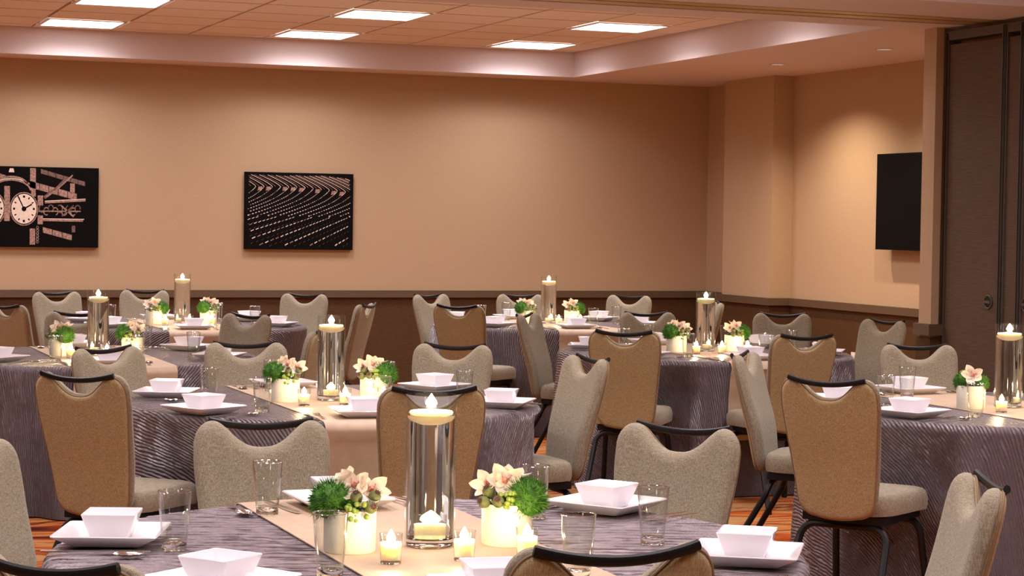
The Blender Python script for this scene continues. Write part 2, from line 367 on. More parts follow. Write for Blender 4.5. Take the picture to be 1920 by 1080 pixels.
def clock_print(pb, P):
    U = lambda x: (x / 4.908 + 17) / 203.0
    V = lambda y: (y / 4.908 + 280 - 315) / 148.0
    q = lambda pts, mi, lay: poly(pb, P, [(max(.012, U(x)), min(.985, max(.015, V(y)))) for x, y in pts], mi, lay)
    st = lambda pts, wd, mi, lay: stroke(pb, P, [(max(.012, U(x)), V(y)) for x, y in pts], wd, mi, lay)
    # building behind: slanted stone courses and piers
    for (x0, y0, x1, y1, h, k, mi) in ((-60, 195, 330, 320, 62, 6, 1), (330, 300, 730, 410, 60, 5, 1), (420, 190, 800, 300, 40, 6, 2), (440, 715, 690, 785, 50, 3, 1)):
        for i in range(k):
            a, b = i / k, (i + .94) / k
            q([(x0 + (x1 - x0) * a, y0 + (y1 - y0) * a), (x0 + (x1 - x0) * b, y0 + (y1 - y0) * b), (x0 + (x1 - x0) * b, y0 + (y1 - y0) * b + h), (x0 + (x1 - x0) * a, y0 + (y1 - y0) * a + h)], mi, 1)
    for x0, x1, y0, y1, mi in ((330, 378, 185, 440, 1), (668, 708, 315, 400, 1), (685, 715, 700, 760, 2), (330, 375, 730, 875, 1), (-60, 30, 250, 360, 2)): q([(x0, y0), (x1, y0), (x1, y1), (x0, y1)], mi, 1)
    # clock housing
    el = lambda cx, cy, rx, ry, a0=0, a1=2 * pi, k=28: [(cx + rx * cos(a0 + (a1 - a0) * i / k), cy + ry * sin(a0 + (a1 - a0) * i / k)) for i in range(k + 1)]
    q(el(175, 400, 165, 150, pi, 2 * pi) + [(340, 700), (10, 700)], 3, 2)
    st(el(175, 395, 160, 100, pi * 1.03, 1.97 * pi), .006, 1, 3); st(el(175, 340, 130, 75, pi * 1.05, 1.95 * pi), .008, 1, 3); st(el(175, 345, 138, 62, pi * 1.05, 1.95 * pi), .004, 0, 3)
    q([(160, 190), (190, 190), (198, 225), (150, 225)], 0, 3)
    q([(115, 350), (162, 350), (162, 665), (115, 665)], 1, 6)
    for cx, rx in ((20, 92), (280, 106)):
        q(el(cx, 553, rx + 14, 152)[:-1], 1, 3); q(el(cx, 553, rx + 6, 143)[:-1], 3, 4); q(el(cx, 553, rx, 135)[:-1], 0, 5)
        for h in range(12):
            a = h * pi / 6
            st([(cx + rx * .70 * cos(a), 553 + 100 * sin(a)), (cx + rx * .86 * cos(a), 553 + 120 * sin(a))], .0055 if h % 3 else .009, 3, 6)
        st([(cx, 553), (cx - rx * .5, 553 - 118)], .005, 3, 7); st([(cx, 553), (cx + rx * .62, 553 - 42)], .006, 3, 7); q(el(cx, 553, 20, 22)[:-1], 3, 8)
    # scrolled bracket
    st([(455, 490), (800, 465)], .011, 1, 3); st([(440, 650), (780, 652)], .011, 1, 3); st([(455, 480), (800, 455)], .003, 0, 4); st([(440, 640), (790, 640)], .003, 0, 4)
    for i in range(9): st(el(430 + i * 38, 560 + (12 if i % 2 else -12), 22, 34, i, i + 4.6, 14), .0045, 1 if i % 2 else 2, 4)
    st([(590, 515), (700, 620)], .006, 1, 5); st([(700, 515), (600, 615)], .005, 2, 5); st([(400, 572), (760, 568)], .005, 1, 5)
    q([(395, 430), (440, 430), (440, 520), (395, 520)], 1, 4); q([(395, 610), (440, 610), (440, 690), (395, 690)], 1, 4)
    st([(450, 450), (560, 360), (650, 260)], .014, 2, 3); st([(465, 440), (560, 370), (690, 240)], .006, 1, 4)
    for i in range(6): st(el(395, 720 + i * 26, 9, 11), .003, 1, 4)
def rows_print(pb, P):
    rnd = random.Random(3)
    ins = lambda u, v: .022 < u < .975 and .03 < v < .972
    for k in range(26):
        xk = .02 + k * .0755; va = .185 + .12 * max(0, xk - .45) ** 1.2
        up = [(xk - 2.3 * (va - v) ** 1.3, v) for v in [va - i * .0125 for i in range(0, 18)] if v > .03]
        for off, wd, mi in ((0, .0020, 0), (.030, .0012, 1)):
            q = [(u + off, v) for u, v in up if ins(u + off, v)]
            if len(q) > 2: stroke(pb, P, q, wd, mi, 2)
        v = va
        while v < .56:
            t0 = v - va; f = lambda t: (xk - 1.5 * t ** 1.3 - .9 * max(0, t - .12) ** 1.5, va + t)
            dv = .010 + .012 * t0
            a, b = f(t0), f(t0 + dv * (.9 if t0 < .05 else .5))
            if ins(*a) and ins(*b): stroke(pb, P, [a, b], .0021 + .004 * t0, 0 if rnd.random() < .8 else 1, 3)
            v += dv
        e = (xk - 1.5 * (.56 - va) ** 1.3 - .9 * max(0, .44 - va) ** 1.5, .56)
        if ins(*e) and k % 2: poly(pb, P, [(e[0] + .007 * cos(a), e[1] + .009 * sin(a)) for a in [i * pi / 4 for i in range(8)]], 0, 3)
        if .16 < xk < .99 and rnd.random() < .85:
            poly(pb, P, [(xk - .052, va + .004), (xk - .014, va), (xk - .018, va + .04), (xk - .06, va + .055)], 1, 1)
    for jx in range(-4, 9):
        top = .78 + .165 * (jx - 4) + .0; bot = .07 + .24 * (jx - 4)
        f = lambda t: (top + (bot - top) * t, .575 + .40 * t)
        t = 0.0
        while t < 1:
            dt = .035 + .045 * t; a, b = f(t), f(min(1, t + dt * .6)); b = (b[0], b[1] + .006)
            if ins(*a) and ins(*b): stroke(pb, P, [a, b], .0026 + .0022 * t, 0 if rnd.random() < .75 else 1, 3)
            a2, b2 = (a[0] + .03, a[1] + .045), (b[0] + .04, b[1] + .045)
            if ins(*a2) and ins(*b2): stroke(pb, P, [a2, b2], .0012, 2, 2)
            t += dt
picture('wall_picture', 'black canvas print of a two-faced street clock on an ornate bracket', 1.943, 1.244, clock_print)
picture('wall_picture', 'black canvas print of curving rows of bright dashes', 4.268, 1.244, rows_print)
t = thing('television', 'flat black wall television between the pilaster and the folding partition', 'television', (8.80, 13.92, 1.342))
obj('bezel', MB().box(0, .045, -.70, .70, 0, .788).mesh('bezel', 'tv_bezel', False), t)
obj('screen', MB().box(-.002, -.0001, -.688, .688, .014, .775).mesh('screen', 'tv', False), t)
obj('wall_mount', MB().box(.0451, .095, -.1, .1, .28, .5).box(.0951, .1195, -.22, .22, .2, .58).mesh('wall_mount', 'black', False), t)
t = thing('wall_outlet', 'small white outlet plate low on the wall below the television', 'outlet', (XR - .0125, 15.11, .325))
obj('cover_plate', MB().box(-.008, 0, -.038, .038, 0, .13).mesh('plate', 'white_plastic', False), t)
for z0 in (.02, .075): obj('socket', MB().box(-.011, -.0081, -.018, .018, z0, z0 + .035).mesh('socket', 'white_plastic', False), t)

# ---------------------------------------------------------------- chair
BL, ZB, YB0, LEAN = .548, .405, -.212, radians(12.5)     # back length, bottom height, rear offset, lean
def back_pt(u, d, v):
    bulge = .016 * math.exp(-((v - .2) / .13) ** 2)
    y = d + .30 * u * u + bulge * (1 if d >= 0 else .4)
    return (u, YB0 + y * cos(LEAN) - v * sin(LEAN), ZB + v * cos(LEAN) + y * sin(LEAN))
def hw_at(v, ins=0):      # half width along the back
    return .150 + .046 * min(1, v / .42) - ins
def vtop(s, ins=0):
    a = abs(s); T = BL - ins; p = .72
    if a < p: return T - .076 * (.5 + .5 * cos(pi * (a / p) ** 1.35))
    q = (a - p) / (1 - p); return T - .072 * (1 - sqrt(max(0, 1 - q * q * .985)))
def vbot(s, ins=0):
    a = abs(s); p = .60
    if a < p: return ins + .010 * (a / p) ** 2
    q = (a - p) / (1 - p); return ins + .010 + .065 * (1 - sqrt(max(0, 1 - q * q * .985)))
def smap(t):      # -1..1, denser towards the sides
    return .6 * t + .4 * sin(pi / 2 * t)
def outline(ins, k=44):
    pts = []
    for i in range(k + 1):
        s = smap(2 * i / k - 1); v = vtop(s, ins); pts.append((s * hw_at(v, ins), v))
    nb = len(pts)
    for i in range(1, 9):
        a = vtop(1, ins); b = vbot(1, ins); v = a + (b - a) * i / 9; pts.append((hw_at(v, ins), v))
    for i in range(k + 1):
        s = smap(1 - 2 * i / k); v = vbot(s, ins); pts.append((s * hw_at(v, ins), v))
    for i in range(1, 9):
        a = vbot(1, ins); b = vtop(1, ins); v = a + (b - a) * i / 9; pts.append((-hw_at(v, ins), v))
    return pts
def seg_d(p, a, b):
    ax, ay = b[0] - a[0], b[1] - a[1]; L = ax * ax + ay * ay
    t = 0 if L < 1e-12 else max(0, min(1, ((p[0] - a[0]) * ax + (p[1] - a[1]) * ay) / L))
    return hypot(p[0] - a[0] - t * ax, p[1] - a[1] - t * ay)
def pillow(ins, thick, r, base, sgn, ns=36, nt_=26):
    ol = outline(ins); ol2 = list(zip(ol, ol[1:] + ol[:1]))
    V, F = [], []
    for j in range(nt_ + 1):
        tt = .5 - .5 * cos(pi * j / nt_)
        for i in range(ns + 1):
            s = smap(2 * i / ns - 1); v = vbot(s, ins) + tt * (vtop(s, ins) - vbot(s, ins)); u = s * hw_at(v, ins)
            e = 0 if i in (0, ns) or j in (0, nt_) else min(seg_d((u, v), a, b) for a, b in ol2)
            q = 1 - min(1, e / r); V.append((u, v, base + sgn * thick * sqrt(max(0, 1 - q * q))))
    for j in range(nt_):
        for i in range(ns):
            a = j * (ns + 1) + i; F.append((a, a + 1, a + ns + 2, a + ns + 1))
    return V, F
cm = MB()
V, F = pillow(0, .030, .036, .004, 1); cm.add([back_pt(u, d, v) for u, v, d in V], F)
ol = outline(0); cm.rings([[back_pt(u, .004, v) for u, v in ol], [back_pt(u, .0, v) for u, v in ol]], False, False)
V, F = pillow(0, .006, .01, .0, -1); cm.add([back_pt(u, d, v) for u, v, d in V], F)
cushion_me = cm.mesh('backrest', 'linen', True, 60)
pm = MB(); V, F = pillow(.0055, .012, .014, -.010, -1); pm.add([back_pt(u, d, v) for u, v, d in V], F)
ol = outline(.0055); pm.rings([[back_pt(u, -.010, v) for u, v in ol], [back_pt(u, -.002, v) for u, v in ol]], False, False)
panel_me = pm.mesh('back_panel', 'linen_warm_lit', True, 60)
pip_me = MB().tube([back_pt(u, -.0115, v) for u, v in outline(.0045, 44)], .0032, 6, True).mesh('piping', 'piping')
# handle: an oval black bar bowed over the scoop
hp = [back_pt(u, -.017 - .012 * (1 - (u / .152) ** 2), BL + .003 - .017 * (1 - (u / .152) ** 2)) for u in [-.152 + .304 * i / 16 for i in range(17)]]
handle_me = MB().tube(hp, .0085, 8, False, .0105).mesh('handle', 'black')
# seat
def seat_ol(k=44, g=0):
    pts = []
    for i in range(k):
        a = 2 * pi * i / k; ex = .38
        x = abs(cos(a)) ** ex * (1 if cos(a) > 0 else -1); y = abs(sin(a)) ** ex * (1 if sin(a) > 0 else -1)
        pts.append((x * (.196 + .016 * y) * (1 - g), .022 + y * .213 * (1 - g)))
    return pts
ST = .512
loops = [[(x, y, ST - dz - .012 * max(0, (y - .1) / .13) ** 2) for x, y in seat_ol(g=g)] for g, dz in
         ((.10, .092), (.02, .088), (0, .07), (0, .045), (.012, .028), (.04, .015), (.09, .007), (.2, .002), (.45, 0), (.75, 0))]
seat_me = MB().rings(loops).mesh('seat', 'linen', True, 60)
FZ = ST - .093
sf = MB().box(-.165, .165, -.165, -.14, FZ - .03, FZ).box(-.165, .165, .165, .19, FZ - .03, FZ).box(-.165, -.14, -.1399, .1649, FZ - .03, FZ).box(.14, .165, -.1399, .1649, FZ - .03, FZ)
frame_c_me = sf.mesh('seat_frame', 'black', False)
def leg_me(sx, rear):
    top = FZ - .042
    if rear: path = [(0.0, -.15, top)] + [(sx * (.115 + .06 * sin(a)), -.15 - .02 * (1 - cos(a)), top - .06 * (1 - cos(a))) for a in [i * pi / 12 for i in range(0, 7)]] + [(sx * .205, -.345, .012)]
    else: path = [(0.0, .175, top)] + [(sx * (.115 + .06 * sin(a)), .175, top - .06 * (1 - cos(a))) for a in [i * pi / 12 for i in range(0, 7)]] + [(sx * .195, .235, .012)]
    return MB().tube(path, .0145, 8).mesh('leg', 'black')
legs_me = [leg_me(s, r) for s in (-1, 1) for r in (0, 1)]
def foot_me(sx, rear): return MB().lathe([(0, 0), (.015, 0), (.016, .02), (.0128, .026), (0, .026)], 10, (sx * (.205 if rear else .195), -.345 if rear else .235, 0)).mesh('foot', 'black')
feet_me = [foot_me(s, r) for s in (-1, 1) for r in (0, 1)]
def make_chair():
    t = obj('banquet_chair', None)
    obj('seat', seat_me, t); b = obj('backrest', cushion_me, t); p = obj('back_panel', panel_me, t); obj('piping', pip_me, p); obj('handle', handle_me, t)
    obj('seat_frame', frame_c_me, t)
    for l, f in zip(legs_me, feet_me): lo = obj('leg', l, t); obj('foot', f, lo)
    return t

# ---------------------------------------------------------------- tables
TAB = {  # centre, label phrase
    'A': ((1.51, 4.47), 'the outermost table'),
    'B': ((2.32, 8.19), 'the central table'),
    'C': ((5.41, 10.91), 'the table facing the television'),
    'D': ((2.94, 14.25), 'the back table between the pictures'),
    'E': ((5.68, 14.10), 'the back table below bare wall'),
    'F': ((1.83, 11.10), 'the table facing the clock picture'),
    'G': ((5.06, 7.30), 'the table beside the folding partition'),
}
TLAB = {
    'A': 'round banquet table under crinkled mauve cloth, outermost, farthest from the back wall',
    'B': 'round banquet table under crinkled mauve cloth at the centre of the group',
    'C': 'round banquet table under crinkled mauve cloth in front of the television',
    'D': 'round banquet table under mauve cloth at the back wall between the two pictures',
    'E': 'round banquet table under mauve cloth at the back wall below the bare stretch',
    'F': 'round banquet table under crinkled mauve cloth in front of the clock picture',
    'G': 'round banquet table under crinkled mauve cloth beside the dark folding partition',
}
CH = [  # table, top of the back x, y, extra turn in degrees, size
    ('A', .535, 5.31, 0), ('A', 2.72, 4.01, 0), ('A', .50, 3.50, 0), ('A', 1.445, 3.265, 0, 1.02), ('A', 1.42, 5.74, -14), ('A', 2.57, 5.33, 0),
    ('B', 1.165, 7.46, 16, 1.01), ('B', 1.53, 9.07, -14), ('B', 2.23, 9.34, -12), ('B', 3.18, 9.09, 10), ('B', 3.48, 8.15, 6), ('B', 2.29, 6.76, -5),
    ('F', 2.88, 10.27, 0), ('F', 2.90, 12.08, -8), ('F', 1.92, 12.40, -19),
    ('D', 1.62, 13.45, 0), ('D', 2.26, 15.66, -12), ('D', 3.01, 16.04, -17), ('D', 4.12, 15.30, 13), ('D', 4.08, 13.50, 0),
    ('E', 5.12, 15.24, 0), ('E', 4.61, 13.10, 0, 1.01), ('E', 5.90, 15.26, -5), ('E', 6.78, 15.06, 4), ('E', 6.92, 13.74, 0),
    ('C', 4.68, 11.99, 16), ('C', 5.62, 12.20, 4), ('C', 6.52, 12.00, 15), ('C', 6.77, 11.11, 5), ('C', 4.45, 9.95, 12, 1.01), ('C', 5.30, 9.50, 4, 1.01),
    ('G', 4.30, 8.28, 11), ('G', 3.82, 6.66, 9, 1.02), ('G', 5.53, 8.76, 0)]
def sector(a):
    a = (degrees(a) + 360) % 360
    if 68 <= a < 112: return 'at its back-wall end'
    if 248 <= a < 292: return 'at its open-floor end'
    if a < 68: return 'toward television and back wall' if a > 12 else 'on its television side'
    if a >= 292: return 'toward television and open floor' if a < 345 else 'on its television side'
    if a < 180: return 'toward back wall, away from television'
    return 'toward open floor, away from television'
YT = back_pt(.125, 0, BL)[1]           # where the back's top stands behind the chair's origin
chairs = {k: [] for k in TAB}
proto = None
for k, x, y, turn, *size in CH:
    c = TAB[k][0]; a = atan2(c[1] - y, c[0] - x) + radians(turn)       # facing direction
    org = (x - YT * cos(a) * 1.0, y - YT * sin(a) * 1.0)
    if proto is None: proto = make_chair(); o = proto
    else: o = copy_tree(proto)
    o.location = (org[0], org[1], 0); o.rotation_euler = (0, 0, a - pi / 2); q = size[0] if size else 1.0; o.scale = (q, q, q)
    tag(o, 'beige linen chair of %s, %s' % (TAB[k][1], sector(atan2(y - c[1], x - c[0]))), 'chair', 'chairs around the banquet tables')
    chairs[k].append((org, a))

R, ZT = .885, .765
def drop_r(k, th, z, r):
    """cloth radius below the table edge, pushed in where a seat stands against it"""
    c = TAB[k][0]; d = (cos(th), sin(th)); wz = min(1, max(0, (.745 - z) / .19)); best = r
    run = min(1, max(0, (.36 - abs(d[0]) * r) / .07))      # where the runner hangs between seat and cloth
    mg = .241 + .020 * run + .034 * min(1, max(0, (.36 - z) / .08))     # the seat's front edge touches; below it the feet clear the cloth
    for (ox, oy), a in chairs[k]:
        f = (cos(a), sin(a)); df = d[0] * f[0] + d[1] * f[1]
        if df > -.3: continue
        lim = ((c[0] - ox) * f[0] + (c[1] - oy) * f[1] - mg) / -df
        if lim >= r: continue
        lim = max(lim, .40)
        lx = min(abs((c[0] + d[0] * q - ox) * f[1] - (c[1] + d[1] * q - oy) * f[0]) for q in (lim, (lim + r) / 2, r))
        wx = min(1, max(0, (.40 - lx) / .13)); wx = wx * wx * (3 - 2 * wx)
        best = min(best, r - (r - lim) * wx * wz)
    return best
FOLD = {}
for k in TAB:
    q_ = random.Random(ord(k)); FOLD[k] = [q_.uniform(0, 6.28) for _ in range(4)]
def cloth_r(k, th, z, r):
    """radius of the hanging cloth: folds, flare and the seats that press into it"""
    ph = FOLD[k]; g = max(0, (ZT - z - .05) / .7)
    fold = .050 * g * (sin(9 * th + ph[0]) * .6 + sin(14 * th + ph[1]) * .55 + sin(23 * th + ph[2]) * .3)
    return drop_r(k, th, z, r + .028 * g + fold)
def ridge(u, v):
    """depth of the crinkles below the cloth's crests"""
    w1 = .9 * sin(5 * v + 2 * sin(3 * u) + 1.3) + .5 * sin(14 * v + 9 * u) + .8 * sin(2.6 * v + 4.1 * u) + .28 * sin(37 * v - 23 * u)
    p_ = 2 * pi * u / .0215 + 1.7 * w1
    a_ = .75 + .25 * sin(17 * v + 5 * sin(9 * u))
    return -.0 + .0062 * a_ * abs(sin(p_ / 2)) ** 1.2 + .0008 * (1 + sin(p_ * 1.7 + 40 * v))
def cloth_mesh(k, rot):
    dense = k == 'A'; n = 1120 if dense else 168; rnd = random.Random(ord(k)); ph = [rnd.uniform(0, 6.28) for _ in range(4)]
    prof = [(0.0, 0)] + [(R * q, 0) for q in ([.02 + .94 * i / 270 for i in range(271)] if dense else (.3, .6, .85, .96))]
    rows_ = [(r, 0.0, r) for r, _ in prof]
    s = R * .96
    for i in range(1, 6):
        a = pi / 2 * i / 5; s += .035 * pi / 2 / 5; rows_.append((R - .034 + .034 * sin(a), .034 * (1 - cos(a)), s))
    for i in range(1, 17):
        dz = .034 + (ZT - .034 - .006) * i / 16; rows_.append((R, dz, s + dz - .034))
    V, UV = [], []
    for q, (r, dz, s_) in enumerate(rows_):
        for i in range(n):
            th = 2 * pi * i / n; z = ZT - dz; rr = r
            if dz > .03:
                rr = cloth_r(k, th, z, r)
            if dense:
                h_ = ridge(s_ * cos(th + rot), s_ * sin(th + rot)) * min(1, s_ / .05)
                if dz < .02: z -= h_
                else: rr -= h_
            V.append((rr * cos(th), rr * sin(th), z)); UV.append((s_ * cos(th + rot) + ord(k) * 3.7, s_ * sin(th + rot)))
    F = []
    for q in range(1, len(rows_) - 1):
        for i in range(n):
            j = (i + 1) % n; F.append((q * n + i, q * n + j, (q + 1) * n + j, (q + 1) * n + i))
    V0 = len(V); V.append((0, 0, ZT)); UV.append((ord(k) * 3.7, 0))
    for i in range(n): F.append((V0, n + i, n + (i + 1) % n))
    me = bpy.data.meshes.new('tablecloth'); me.from_pydata(V, [], F); me.materials.append(M['cloth_fine' if dense else 'cloth'])
    uvl = me.uv_layers.new(name='UVMap')
    for l in me.loops: uvl.data[l.index].uv = UV[l.vertex_index]
    me.polygons.foreach_set('use_smooth', [True] * len(F)); me.update(); return me
RW = .262
def runner_mesh(k):
    V, F = [], []; nx = 14
    rnd = random.Random(ord(k) + 5); ph = rnd.uniform(0, 6)
    path = []
    for i in range(nx + 1):
        x = -RW + 2 * RW * i / nx; col = []
        yr = sqrt((R + .004) ** 2 - x * x)
        def side(sg):
            out = []
            for q in range(14, 0, -1):
                dz = .04 + .40 * q / 14; z = ZT - dz; yy = yr
                near = []
                for xx in (x - .02, x, x + .02):          # lie on the cloth, clear of its neighbouring folds
                    y_ = yr
                    for _ in range(12):
                        r = cloth_r(k, atan2(sg * y_, xx), z, R) + .006; y_ = .5 * y_ + .5 * sqrt(max(.01, r * r - xx * xx))
                    near.append(y_)
                yy = max(near) + .003
                out.append((x, sg * yy, z))
            for q in range(4, 0, -1):
                a = pi / 2 * q / 4; out.append((x, sg * (yr - .034 + (.034 + .018) * sin(a)), ZT + .004 - .040 * (1 - cos(a))))
            return out
        lo = side(-1); hi = side(1); hi.reverse()
        col = lo + [(x, yr * t_, ZT + .004) for t_ in (-.93, -.7, -.45, -.2, 0, .2, .45, .7, .93)] + hi
        path.append(col)
    m = len(path[0]); V = [p for c_ in path for p in c_]
    for i in range(nx):
        for j in range(m - 1): F.append((i * m + j, (i + 1) * m + j, (i + 1) * m + j + 1, i * m + j + 1))
    nv = len(V); V2 = [(x, y, z - .0025) if z > ZT else (x, y * (1 - .0025 / max(.1, abs(y))), z) for x, y, z in V]
    F2 = [tuple(nv + i for i in reversed(f)) for f in F]
    bd = [(i * m + j) for i in (0,) for j in range(m)] + [(i * m + m - 1) for i in range(1, nx + 1)] + [nx * m + j for j in range(m - 2, -1, -1)] + [i * m for i in range(nx - 1, 0, -1)]
    FB = [(a, b, nv + b, nv + a) for a, b in zip(bd, bd[1:] + bd[:1])]
    mb = MB().add(V + V2, F + F2 + FB); return mb.mesh('table_runner', 'runner', True, 50)
rots = {'A': radians(110), 'B': radians(-8), 'C': radians(10), 'D': radians(80), 'E': radians(40), 'F': radians(25), 'G': radians(15)}
top_me = MB().lathe([(0, .735), (R - .045, .735), (R - .04, .74), (R - .04, .757), (0, .757)], 64).mesh('tabletop', 'wood')
ped_me = MB().lathe([(0, 0), (.22, 0), (.22, .03), (.05, .06), (.05, .70), (.12, .7345), (0, .7345)], 20).mesh('pedestal', 'black')
for k, (c, ph) in TAB.items():
    t = thing('banquet_table', TLAB[k], 'table', (c[0], c[1], 0), 0, 'round banquet tables')
    obj('tablecloth', cloth_mesh(k, rots[k]), t); obj('tabletop', top_me, t); obj('pedestal', ped_me, t)
    tag(obj('table_runner', runner_mesh(k), None, (c[0], c[1], 0)), 'champagne satin runner laid across %s' % ph, 'table runner', 'champagne table runners')

# ---------------------------------------------------------------- tableware meshes
def rsq(h, z, cr=.08, k=3, PS=.865):
    """rounded square loop of half size h"""
    h *= PS; r = h * cr; out = []          # PS: width of the china
    for qx, qy, a0 in ((1, 1, 0), (-1, 1, pi / 2), (-1, -1, pi), (1, -1, 1.5 * pi)):
        for i in range(k + 1):
            a = a0 + pi / 2 * i / k; out.append((qx * (h - r) + r * cos(a), qy * (h - r) + r * sin(a), z))
    return out
plate_me = MB().rings([rsq(.090, 0), rsq(.092, .002), rsq(.138, .024), rsq(.1405, .0275), rsq(.139, .030), rsq(.135, .0295), rsq(.098, .011), rsq(.092, .0095), rsq(.03, .0092)]).mesh('square_plate', 'china', True, 35)
bowl_me = MB().rings([rsq(.046, 0), rsq(.049, .002), rsq(.0715, .058), rsq(.0725, .0605), rsq(.0715, .062), rsq(.0690, .061), rsq(.0455, .009), rsq(.043, .0065), rsq(.01, .006)]).mesh('square_bowl', 'china', True, 35)
wall_me = MB().lathe([(.0285, .016), (.0305, .03), (.0385, .134), (.0378, .1355), (.0368, .134), (.0288, .032), (.0265, .022), (.0, .0205)], 28).mesh('tumbler_wall', 'glass', True, 50)
rim_me = MB().tube([(.0380 * cos(i * pi / 16), .0380 * sin(i * pi / 16), .1355) for i in range(32)], .0011, 6, True).mesh('tumbler_rim', 'rim')
base_me = MB().lathe([(0, .003), (.02, .002), (.027, 0), (.0285, .004), (.0284, .0158), (.022, .0172), (.008, .0135), (0, .012)], 28).mesh('tumbler_base', 'crystal', True, 30)
def strip(prof, th, tines=0):
    """cutlery outline: prof = [(y, halfwidth, z)]"""
    mb = MB(); loops = []
    for y, hw, z in prof: loops.append([(-hw, y, z), (hw, y, z), (hw, y, z + th), (-hw, y, z + th)])
    mb.rings(loops); return mb
fk = strip([(-.095, .003, .0005), (-.093, .0085, .0005), (-.075, .0075, .001), (-.02, .0028, .003), (.03, .0026, .005), (.045, .0085, .0045), (.055, .0105, .003), (.062, .0112, .0022)], .0018)
for i in range(4):
    x = -.0093 + i * .0062
    fk.rings([[(x - .0017, .062, .0022), (x + .0017, .062, .0022), (x + .0017, .062, .004), (x - .0017, .062, .004)], [(x - .0015, .085, .002), (x + .0015, .085, .002), (x + .0015, .085, .0037), (x - .0015, .085, .0037)], [(x - .0006, .1, .0045), (x + .0006, .1, .0045), (x + .0006, .1, .0057), (x - .0006, .1, .0057)]])
fork_me = fk.mesh('dinner_fork', 'steel', True, 40)
knife_me = strip([(-.11, .004, .0005), (-.108, .0075, .0004), (-.07, .0068, .0006), (.0, .0055, .001), (.01, .0085, .0012), (.07, .0088, .0012), (.1, .006, .0014), (.11, .0015, .0016)], .0026).mesh('dinner_knife', 'steel', True, 40)
sp = strip([(-.095, .003, .0005), (-.093, .0085, .0005), (-.075, .0075, .001), (-.02, .0028, .003), (.035, .0026, .005)], .0018)
bl = []
for q, (rr, zz) in enumerate(((1.0, .006), (.92, .0045), (.65, .0015), (.3, .0005), (.05, .0004))):
    bl.append([(.0205 * rr * cos(2 * pi * i / 20), .066 + .032 * rr * sin(2 * pi * i / 20), zz) for i in range(20)])
ins = [[(x * .96, .066 + (y - .066) * .96, z + .0012) for x, y, z in l] for l in bl]
sp.rings(list(reversed(bl)) + ins)
spoon_me = sp.mesh('soup_spoon', 'steel', True, 50)
# candles, vase
vg_me = MB().lathe([(.0232, .004), (.0262, .064), (.0266, .0665), (.0255, .0672), (.0246, .064), (.0222, .0085), (0, .0082)], 24).mesh('votive_glass', 'glass', True, 50)
vb_me = MB().lathe([(0, 0), (.0215, 0), (.0232, .0039), (0, .0039)], 24).mesh('votive_foot', 'crystal', True, 30)
vw_me = MB().lathe([(0, .0084), (.0218, .0086), (.0237, .046), (.0205, .0445), (.008, .043), (0, .0428)], 24).mesh('votive_wax', 'wax', True, 50)
def flame_mesh(z, s=1.0, w_=1.0): return MB().lathe([(0, z), (.0035 * s * w_, z + .003 * s), (.0062 * s * w_, z + .010 * s), (.0056 * s * w_, z + .016 * s), (.003 * s * w_, z + .024 * s), (0, z + .033 * s)], 12).mesh('flame', 'flame')
vf_me = flame_mesh(.045, .95, 1.8)
wk_me = MB().lathe([(0, .0425), (.0009, .0425), (.0008, .05), (0, .05)], 6).mesh('wick', 'wick')
VH, WL = .355, .308
vs_me = MB().lathe([(.0572, .0), (.0592, .004), (.0592, VH - .001), (.0585, VH), (.0568, VH), (.056, VH - .002), (.056, .0225), (0, .0225)], 48).mesh('vase_wall', 'vase_glass', True, 50)
vd_me = MB().lathe([(0, .0005), (.05, .0005), (.0555, .003), (.0555, .0195), (.05, .0215), (0, .019)], 40).mesh('vase_base', 'crystal', True, 30)
wa_me = MB().lathe([(0, .0235), (.0545, .0235), (.0552, .026), (.0552, WL - .001), (.054, WL), (0, WL)], 56).mesh('water', 'water', True, 50)
fc_me = MB().lathe([(0, -.024), (.018, -.0225), (.036, -.015), (.049, -.001), (.0515, .005), (.049, .0085), (.036, .0075), (.016, .011), (.005, .0125), (0, .012)], 40).mesh('floating_wax', 'wax', True, 50)
ff_me = flame_mesh(.0145, 1.05, 2.1)
fw_me = MB().lathe([(0, .0115), (.001, .0115), (.0009, .019), (0, .019)], 6).mesh('wick', 'wick')
ld = bpy.data.lights.new('candle_light', 'POINT'); ld.energy = CANDLE; ld.color = (1.0, .68, .36); ld.shadow_soft_size = .006
lf = bpy.data.lights.new('floating_candle_light', 'POINT'); lf.energy = CANDLE * 1.3; lf.color = (1.0, .68, .36); lf.shadow_soft_size = .008
# ---------------------------------------------------------------- flowers
def petal_mesh(L, W, cup, name, mat):
    nu, nv = 6, 8; V, F = [], []
    for j in range(nv + 1):
        t = j / nv; wv = W * (sin(pi * min(1, t * .94 + .06) ** .85)) ** .7 * .5
        for i in range(nu + 1):
            s = 2 * i / nu - 1; V.append((s * wv, t * L, cup * (t - .35) ** 2 * L * 2 + abs(s) ** 2 * wv * .35 * (1 if cup > 0 else -1) + .0))
    for j in range(nv):
        for i in range(nu): a = j * (nu + 1) + i; F.append((a, a + 1, a + nu + 2, a + nu + 1))
    return MB().add(V, F).mesh(name, mat)
petal_me = petal_mesh(.043, .031, .35, 'petal', 'orchid')
lb = MB()
V, F = [], []
for j in range(7):
    t = j / 6
    for i in range(9):
        a = -1.5 + 3.0 * i / 8; rr = .0075 + .005 * t
        V.append((rr * sin(a), .004 + .022 * t - .004 * t * t, .012 - rr * cos(a) - .010 * t * t))
for j in range(6):
    for i in range(8): a = j * 9 + i; F.append((a, a + 1, a + 10, a + 9))
lb.add(V, F)
lb.lathe([(0, 0), (.006, .001), (.0065, .008), (.004, .017), (0, .019)], 10)
lip_me = lb.mesh('orchid', 'lip')
